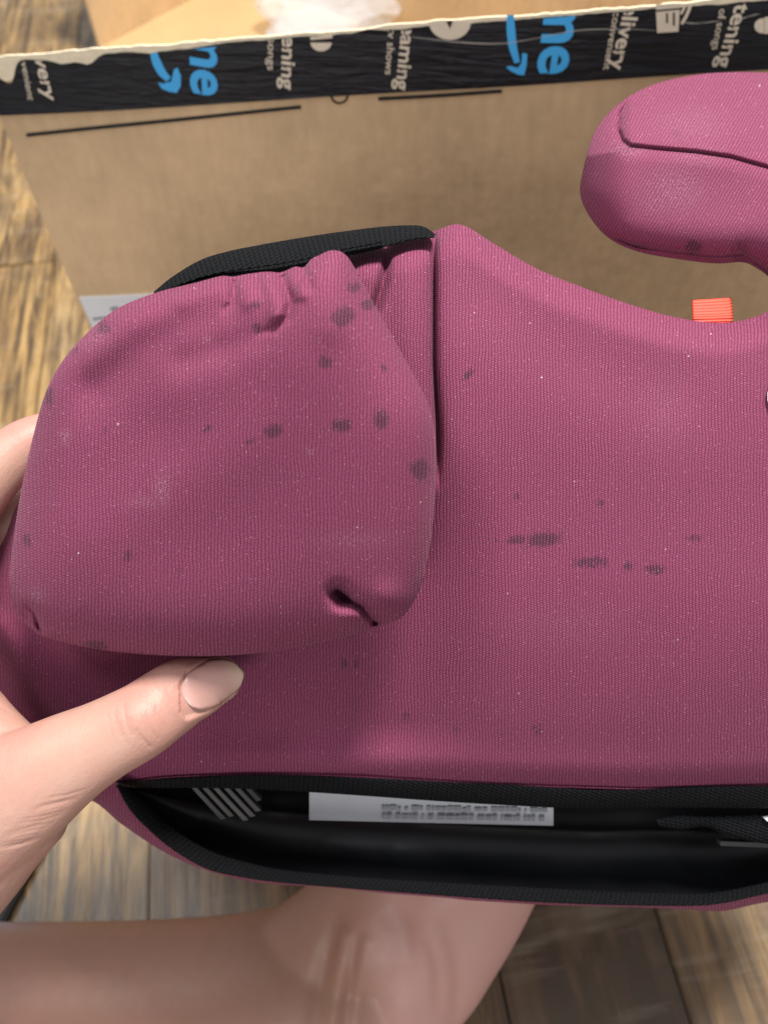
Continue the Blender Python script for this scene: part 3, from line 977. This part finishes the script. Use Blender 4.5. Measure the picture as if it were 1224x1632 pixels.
def arm_deform(px, py):
    d = np.zeros(np.shape(px))
    # gathers below the elastic: pleats that run out into the face
    for l, amp, w, fade in (
            ([(368, 434), (373, 462), (371, 484), (352, 500)], 0.0046, 6.5, 1), ([(352, 496), (290, 520), (220, 555), (150, 610)], 0.0030, 34, 0),
            ([(408, 432), (414, 456), (418, 474)], 0.0022, 5.5, 1),
            ([(446, 428), (455, 458), (464, 482), (458, 506), (436, 524), (404, 536)], 0.0046, 7.0, 1), ([(404, 536), (350, 556), (290, 575)], 0.0012, 24, 0),
            ([(484, 420), (490, 446), (500, 468)], 0.0036, 5.5, 1), ([(140, 640), (240, 590), (340, 550)], 0.0018, 40, 0), ([(150, 650), (300, 690), (420, 640)], 0.0008, 60, 0)):
        ds, par = seg_dist(px, py, l)
        d = d + amp * np.exp(-(ds / w) ** 2) * ((1 - par ** 1.5) if fade else 1.0)
    for l, amp, w in (([(426, 436), (436, 470), (440, 500)], -0.0022, 14), ([(470, 428), (482, 470)], -0.0016, 10), ([(390, 440), (396, 480)], -0.0014, 14),
                      ([(528, 402), (536, 450), (526, 520)], -0.0010, 30), ([(526, 520), (440, 640), (300, 760), (150, 850)], -0.0022, 80), ([(335, 455), (290, 475)], -0.0014, 18)):
        ds, par = seg_dist(px, py, l)
        d = d + amp * np.exp(-(ds / w) ** 2)
    # darts sewn in the two lower corners
    ds, par = seg_dist(px, py, [(538, 944), (556, 958), (578, 970), (602, 998)])
    d = d + 0.0105 * np.exp(-np.abs(ds / 6) ** 1.3) * (0.6 + 0.4 * par)
    ds, par = seg_dist(px, py, [(538, 944), (545, 952)])
    d = d + 0.008 * np.exp(-(ds / 13) ** 2)
    d = d - 0.004 * np.exp(-(((px - 555) / 30) ** 2 + ((py - 985) / 16) ** 2)) - 0.0025 * np.exp(-(((px - 620) / 30) ** 2 + ((py - 955) / 26) ** 2))
    ds, par = seg_dist(px, py, [(44, 968), (54, 975), (60, 995), (66, 1018)])
    d = d + 0.0085 * np.exp(-np.abs(ds / 5) ** 1.3) * (0.5 + 0.5 * par) + 0.0065 * smooth(58, 38, px) * smooth(962, 985, py)
    # broad unevenness of the foam
    d = d + 0.0016 * np.sin(px / 120 + 0.4) * np.sin(py / 105 + 1.1)
    return d


def d_arm(px, py):
    return 0.229 + 0.066 * (py - 560) / 1226 - 0.000026 * (px - 350)


arm = inflated('armrest_cover', arm_outline, d_arm, 0.023, 0.010, M['knit'], seat, arm_deform, 150, 520, 7.0, 2.0, (372, 742), True, 0.225)
arm['label'] = 'puffy burgundy armrest cover gathered under a black elastic band'
band_lo = [(240, 478), (262, 470), (300, 458), (350, 447), (400, 441), (450, 434), (500, 424), (545, 410), (590, 400), (625, 391), (660, 382), (692, 379)]
band_up = [(246, 464), (276, 440), (320, 414), (365, 400), (410, 391), (460, 382), (510, 374), (560, 367), (610, 361), (650, 359), (675, 361), (694, 373)]
strip('elastic_band', band_lo, band_up, [0.242, 0.2435, 0.246, 0.250], [0.246, 0.250, 0.254, 0.256, 0.257, 0.256], 0.0025, 0.004, M['band'], arm, 260, 12)
bl_ = crom(np.array(band_lo, float), 400); bu_ = crom(np.array(band_up, float), 400)
seamc = bl_ * 0.70 + bu_ * 0.30
strip('stitch_line', (seamc[20:330:6] + [0, 1.6]), (seamc[20:330:6] - [0, 1.6]), [0.2415, 0.2420, 0.2455], [0.2415, 0.2420, 0.2455], 0.0005, 0.001, M['band'], arm, 200, 4)

# --- the other armrest
horn_outline = [(925, 312), (929, 272), (945, 216), (970, 180), (1005, 152), (1050, 132), (1110, 119), (1170, 115), (1224, 116), (1320, 122), (1420, 160), (1480, 250), (1500, 380), (1480, 500), (1400, 560), (1320, 545), (1272, 490), (1228, 444), (1200, 424), (1180, 418), (1140, 420), (1080, 413), (1020, 402), (975, 383), (944, 352)]
seam_line = [(1010, 140), (988, 180), (985, 205), (992, 224), (1004, 233), (1050, 238), (1110, 243), (1165, 251), (1200, 261), (1240, 272), (1330, 300), (1480, 340)]


def seam_y(px):
    return np.interp(px, [930, 985, 1004, 1050, 1110, 1165, 1240, 1330, 1480], [250, 240, 233, 238, 243, 251, 272, 300, 340])


def d_horn(px, py):
    up = np.maximum(0, seam_y(px) - py)
    d = 0.2720 + 0.00030 * up + 1.3e-6 * up ** 2
    d = d + 1.2e-6 * np.maximum(0, py - 350) ** 2 + 2.2e-6 * np.maximum(0, 1010 - px) ** 2
    return d


def horn_deform(px, py):
    ds, par = seg_dist(px, py, seam_line)
    d = 0.0050 * np.exp(-np.abs(ds / 3.2) ** 1.4) + 0.0018 * np.exp(-(ds / 12) ** 2)
    d = d + 0.001 * np.sin(px / 60 + py / 40)
    ds, par = seg_dist(px, py, [(958, 372), (1010, 391), (1080, 402), (1140, 408), (1185, 405), (1235, 440)])
    return d + 0.004 * np.exp(-(ds / 3.5) ** 2) + 0.005 * smooth(0, 12, (py - np.interp(px, [958, 1010, 1080, 1140, 1185, 1235], [372, 391, 402, 408, 405, 440]))) * (px > 950)


horn = inflated('armrest', horn_outline, d_horn, 0.012, 0.018, M['knit_tilt'], seat, horn_deform, 170, 560, 5.0, 2.0, (1200, 300), True, 0.272, 0.94)
horn['label'] = 'rounded burgundy armrest end with a sewn top panel'

# orange ribbon loop behind the seat edge
ob_ = strip('ribbon_tab', [(1105, 532), (1103, 500), (1102, 478)], [(1168, 532), (1168, 500), (1165, 474)], [0.266, 0.266, 0.272], [0.266, 0.266, 0.272], 0.0005, 0.0008, M['tab'], seat, 24, 6)
# its ribs run across: swap the texture axes
for l in ob_.data.uv_layers[0].data:
    l.uv = (l.uv[1], l.uv[0])
# white round emblem sewn to the cover, mostly out of view
e = disc(1256, 632, 33, 36, 0, 360)[:-1]
ed = np.array(e); dd_ = d_seat(ed[:, 0], ed[:, 1]) - 0.0012
cxy = d_seat(np.array([1252.0]), np.array([632.0])) - 0.0014
V = np.vstack([P(ed[:, 0], ed[:, 1], dd_), P(np.array([1252.0]), np.array([632.0]), cxy)])
mesh('patch', V, [(i, (i + 1) % len(e), len(e)) for i in range(len(e))], M['white'], seat, shade=False)

# ------------------------------------------------------------------ person: hand and leg
person = empty('person', P(-100, 1500, 0.30), 'bare hand gripping the booster seat and bare leg resting beneath it', 'person')


def tube(bm, pts, rad, zr=0.85, segs=28, n=40, caps=True):
    """soft limb: pts (px,py,depth), rad = half width in px, zr = depth radius relative to width"""
    a = crom(np.column_stack([np.array(pts, float), np.array(rad, float), np.ones(len(pts)) * zr]), n)
    W = P(a[:, 0], a[:, 1], a[:, 2]); R = a[:, 3] * a[:, 2] / F
    tan = np.gradient(W, axis=0); tan /= np.linalg.norm(tan, axis=1)[:, None]
    rings = []
    def ring(c, tg, r, sc=1.0):
        view = c - CAM; view = view / np.linalg.norm(view)
        side = np.cross(tg, view); side /= np.linalg.norm(side)
        dep = np.cross(side, tg)
        return [bm.verts.new(c + (side * math.cos(k) * r + dep * math.sin(k) * r * zr) * sc) for k in np.linspace(0, 2 * math.pi, segs, endpoint=False)]
    for s_ in (1, 2, 3, 4):
        k = s_ / 5 * math.pi / 2
        rings.append(ring(W[0] - tan[0] * R[0] * math.cos(k) * 0.9, tan[0], R[0], math.sin(k)))
    for c, tg, r in zip(W, tan, R):
        rings.append(ring(c, tg, r))
    for s_ in (4, 3, 2, 1):
        k = s_ / 5 * math.pi / 2
        rings.append(ring(W[-1] + tan[-1] * R[-1] * math.cos(k) * 0.9, tan[-1], R[-1], math.sin(k)))
    for r0, r1 in zip(rings, rings[1:]):
        for j in range(segs):
            bm.faces.new((r0[j], r0[(j + 1) % segs], r1[(j + 1) % segs], r1[j]))
    bm.faces.new(list(reversed(rings[0]))); bm.faces.new(rings[-1])


def remeshed(name, bm, voxel, iters, mat, parent, shape_fn=None):
    bmesh.ops.recalc_face_normals(bm, faces=bm.faces)
    me = bpy.data.meshes.new('tmp'); bm.to_mesh(me); bm.free()
    o = bpy.data.objects.new('tmp', me); C.objects.link(o)
    m = o.modifiers.new('r', 'REMESH'); m.mode = 'VOXEL'; m.voxel_size = voxel
    s = o.modifiers.new('s', 'SMOOTH'); s.factor = 0.5; s.iterations = iters
    bpy.context.view_layer.update()
    res = bpy.data.meshes.new_from_object(o.evaluated_get(bpy.context.evaluated_depsgraph_get()))
    bpy.data.objects.remove(o)
    res.name = name
    n = len(res.vertices)
    co = np.zeros(n * 3, np.float64); res.vertices.foreach_get('co', co); co = co.reshape(-1, 3)
    no = np.zeros(n * 3, np.float32); res.vertices.foreach_get('normal', no); no = no.reshape(-1, 3)
    cr = np.zeros(n)
    if shape_fn:
        px, py, d = project(co)
        facing = np.clip(-(no @ AX), 0, 1)
        off, cr = shape_fn(px, py, d, facing)
        co = co + no * off[:, None]
        res.vertices.foreach_set('co', co.ravel())
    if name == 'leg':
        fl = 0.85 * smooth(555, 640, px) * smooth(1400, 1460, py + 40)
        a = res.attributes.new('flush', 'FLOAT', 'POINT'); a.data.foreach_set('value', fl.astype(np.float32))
    a = res.attributes.new('crease', 'FLOAT', 'POINT'); a.data.foreach_set('value', cr.astype(np.float32))
    res.update()
    return link(name, res, mat, parent)


# thumb centre line (photo pixels, depth) and half widths
TH = [(352, 1081, .2620), (322, 1092, .2605), (290, 1104, .2580), (255, 1127, .2555), (222, 1150, .2520), (165, 1180, .2505), (103, 1214, .2495), (30, 1262, .250), (-60, 1330, .254)]
TR_ = [37, 48, 55, 58, 61, 65, 77, 95, 112]
bm = bmesh.new()
tube(bm, TH, TR_, 0.80, 32, 60)
# palm and wrist, leaving the frame at the lower left
tube(bm, [(20, 1275, .253), (-50, 1330, .256), (-130, 1420, .259), (-210, 1530, .262), (-300, 1680, .268), (-420, 1900, .285), (-560, 2200, .310), (-700, 2560, .345)], [100, 120, 125, 120, 122, 132, 142, 148], 0.72, 32, 40)
# web and index side of the palm
tube(bm, [(25, 1225, .255), (-60, 1165, .258), (-110, 1080, .262), (-120, 990, .272)], [62, 78, 66, 52], 0.7)
tube(bm, [(-60, 1320, .252), (-140, 1200, .262), (-180, 1080, .275)], [100, 95, 80], 0.55)
# fingers wrapping behind the armrest: index, middle, ring, little
tube(bm, [(-118, 1010, .268), (-84, 880, .266), (-30, 780, .266), (40, 712, .272), (120, 690, .280), (180, 690, .284)], [55, 48, 46, 42, 38, 32], 0.95)
tube(bm, [(-150, 1030, .276), (-110, 930, .284), (-58, 865, .287), (30, 820, .291), (120, 800, .295), (190, 800, .297)], [52, 47, 45, 42, 38, 32], 0.95)
tube(bm, [(-180, 1080, .286), (-150, 1000, .300), (-90, 940, .306), (0, 910, .308), (90, 900, .310)], [50, 45, 43, 40, 32], 0.95)
tube(bm, [(-190, 1130, .290), (-180, 1070, .308), (-130, 1020, .316), (-40, 1000, .320), (40, 995, .322)], [44, 38, 36, 33, 26], 0.95)

NAILC = [(290, 1112), (325, 1096), (360, 1080), (386, 1070)]


def hand_shape(px, py, d, facing):
    off = np.zeros(len(px)); cr = np.zeros(len(px))
    front = smooth(0.05, 0.4, facing) * (d < 0.275)
    # knuckle creases
    for l, a, w in (([(198, 1122), (200, 1140), (205, 1158), (212, 1170)], .00034, 2.0), ([(218, 1162), (226, 1174), (239, 1190)], .00036, 2.0), ([(208, 1146), (214, 1166), (223, 1181)], .00022, 1.9),
                    ([(183, 1132), (186, 1152), (194, 1174)], .00016, 2.2), ([(232, 1142), (241, 1160), (252, 1176)], .00018, 2.2), ([(222, 1138), (229, 1152), (236, 1164)], .00014, 2.0),
                    ([(172, 1136), (175, 1156), (182, 1178)], .00010, 2.2), ([(248, 1128), (256, 1146), (266, 1160)], .00012, 2.2), ([(190, 1150), (197, 1170), (206, 1186)], .00014, 2.0),
                    ([(245, 1075), (248, 1092), (258, 1110)], .00010, 2.5), ([(258, 1092), (263, 1106), (272, 1120)], .00012, 2.4)):
        ds, par = seg_dist(px, py, l)
        g = np.exp(-(ds / w) ** 2) * front
        off -= a * g; cr += g * a / .0006
    cr += 0.35 * np.exp(-(((px - 222) / 30) ** 2 + ((py - 1155) / 30) ** 2)) * front + 0.25 * np.exp(-(((px - 275) / 18) ** 2 + ((py - 1120) / 26) ** 2)) * front
    # soft bulge over the joint
    off += 0.0009 * np.exp(-(((px - 225) / 42) ** 2 + ((py - 1150) / 34) ** 2)) * front
    # nail bed: skin fold round the nail
    ds, par = seg_dist(px, py, NAILC)
    hw = np.interp(px, [282, 296, 330, 370, 392], [20, 34, 37, 28, 12])
    inn = smooth(1.08, 0.90, ds / hw) * (px > 286)
    off -= 0.0009 * inn * front
    off += 0.00018 * np.exp(-((ds - hw * 1.14) / 6) ** 2) * front * (px > 262)
    # wrinkles at the root of the thumb
    for k in range(16):
        x0 = 8 + k * 5.2; y0 = 1362 - k * 5.5
        l = [(x0 - 30, y0 - 4), (x0 + 20, y0 - 14 + 3 * math.sin(k)), (x0 + 58, y0 - 24)]
        ds, par = seg_dist(px, py, l)
        off -= (0.00016 + 0.0001 * math.sin(k * 1.7)) * np.exp(-(ds / 2.2) ** 2) * front * np.sin(np.pi * np.clip(par, 0.02, .98))
    ds, par = seg_dist(px, py, [(-10, 1120), (30, 1140), (62, 1156)])
    off -= 0.0003 * np.exp(-(ds / 3) ** 2) * front
    return off, np.clip(cr, 0, 1)


hand = remeshed('hand', bm, 0.00055, 16, M['skin'], person, hand_shape)
hand['label'] = 'left hand with its thumb pressed under the armrest cover'

# nail: curved plate over the thumb end
nn, nm = 36, 20
ax_l = crom(np.array([(289, 1110), (322, 1096), (355, 1081), (389, 1071)], float), nn)
V, UVn = [], []
for i, (cx, cy) in enumerate(ax_l):
    f = i / (nn - 1)
    hw = np.interp(f, [0, .06, .16, .35, .6, .82, .93, 1.0], [13, 23, 31, 36, 35.5, 29, 22, 12])
    sk = -10 * (1 - f) ** 0.5 * 0.0
    tx, ty_ = 0.93, -0.37
    for j in range(nm):
        w = -1 + 2 * j / (nm - 1)
        bend = (1 - w * w)
        x = cx - ty_ * w * hw * -1 * -1 - tx * (1 - bend) * 3 * (1 - f)
        y = cy + tx * w * hw
        x = cx + 0.37 * w * hw + (0.93 * 6 * (w * w) * (1 - f) if f < 0.5 else -0.93 * 7 * (w * w) * (f - 0.5) * 2)
        # thumb surface depth here
        k = np.interp(cx, [290, 322, 352, 385], [.2580, .2605, .2620, .2638])
        W_ = np.interp(cx, [290, 322, 352, 385], [55, 49, 42, 36])
        r = W_ * k / F
        d = k - r * 0.80 * math.sqrt(max(0, 1 - (w * hw / W_) ** 2)) + (0.0004 if 0 < i < nn - 1 and 0 < j < nm - 1 else 0.0012) - 0.0004 + 0.0012 * (1 - min(1, f * 8)) 
        V.append(P(np.array(x), np.array(y), np.array(d))); UVn.append((f, j / (nm - 1)))
nail = mesh('nail', V, grid_faces(nn, nm), M['nail'], hand, UVn)
sol = nail.modifiers.new('s', 'SOLIDIFY'); sol.thickness = 0.0006; sol.offset = -1

# leg and foot lying on the floor
bm = bmesh.new()
tube(bm, [(-1000, 1740, .470), (-650, 1690, .475), (-320, 1650, .480), (-120, 1622, .478), (60, 1606, .478), (220, 1602, .478), (360, 1592, .478), (470, 1572, .474), (560, 1560, .472)], [190, 175, 150, 135, 122, 121, 120, 118, 112], 0.82, 36, 50)
tube(bm, [(545, 1720, .478), (590, 1630, .474), (648, 1530, .462), (706, 1430, .445), (755, 1330, .432), (800, 1230, .424)], [100, 114, 122, 128, 128, 120], 0.60, 36, 50)
tube(bm, [(470, 1560, .470), (540, 1500, .462), (620, 1440, .452)], [104, 98, 100], 0.62, 32, 30)
for k, (tx_, r_) in enumerate(((700, 40), (745, 28), (785, 26), (822, 25), (855, 22))):
    tube(bm, [(tx_ - 20, 1190, .424), (tx_, 1120 + k * 12, .420), (tx_ + 8, 1060 + k * 22, .422)], [r_ + 3, r_, r_ * .85], 0.9, 20, 16)


def leg_shape(px, py, d, facing):
    off = np.zeros(len(px)); cr = np.zeros(len(px))
    for l, a, w in (([(540, 1450), (524, 1510), (510, 1570), (498, 1650)], .0048, 15), ([(572, 1490), (562, 1550), (552, 1600), (546, 1660)], .0020, 10),
                    ([(700, 1470), (716, 1520), (722, 1570), (716, 1640)], .0018, 11), ([(676, 1500), (690, 1550), (694, 1620)], .0010, 9), ([(610, 1450), (640, 1480), (650, 1530)], .0030, 24)):
        ds, par = seg_dist(px, py, l)
        g = np.exp(-(ds / w) ** 2) * np.sin(np.pi * np.clip(par * 0.9 + 0.08, 0, 1)) ** 0.6
        off -= 0.6 * a * g; cr += 0.4 * g
    for l, a, w in (([(552, 1490), (542, 1550), (530, 1640)], .0034, 12), ([(584, 1500), (574, 1560), (566, 1640)], .0020, 9), ([(708, 1490), (720, 1550), (716, 1610)], .0012, 7), ([(600, 1540), (620, 1580)], .004, 34),
                    ([(640, 1610), (650, 1680)], .004, 30), ([(690, 1440), (780, 1420)], .003, 26)):
        ds, par = seg_dist(px, py, l)
        off += 0.6 * a * np.exp(-(ds / w) ** 2)
    off += 0.0005 * np.sin(px / 17 + 1.3 * np.sin(py / 40)) * smooth(540, 600, px)
    return off, np.clip(cr, 0, 1)


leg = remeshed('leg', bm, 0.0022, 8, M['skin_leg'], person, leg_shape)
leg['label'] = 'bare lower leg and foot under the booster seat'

# ------------------------------------------------------------------ pale blue folder on the floor at the left
f0 = Pz(-8, 1500, 0.006); f1 = Pz(88, 1318, 0.006)
fd = (f1 - f0); fd[2] = 0; fl = np.linalg.norm(fd); fd /= fl
fn = np.array([-fd[1], fd[0], 0])
folder = empty('folder', (*f0[:2], 0), 'pale blue folder with dark edging lying on the floor below the hand', 'folder')
boxmesh('board', np.array([*f0[:2], 0.001]) - fd * 0.12 + fn * 0.0125, fd * 0.23, fn * 0.20, ez * 0.006, M['folder'], folder, 0.001)
boxmesh('stripe', np.array([*f0[:2], 0.001]) - fd * 0.12 - fn * 0.000, fd * 0.205, fn * 0.012, ez * 0.008, M['folder_stripe'], folder, 0.0015)  # dark strip along one side of the board
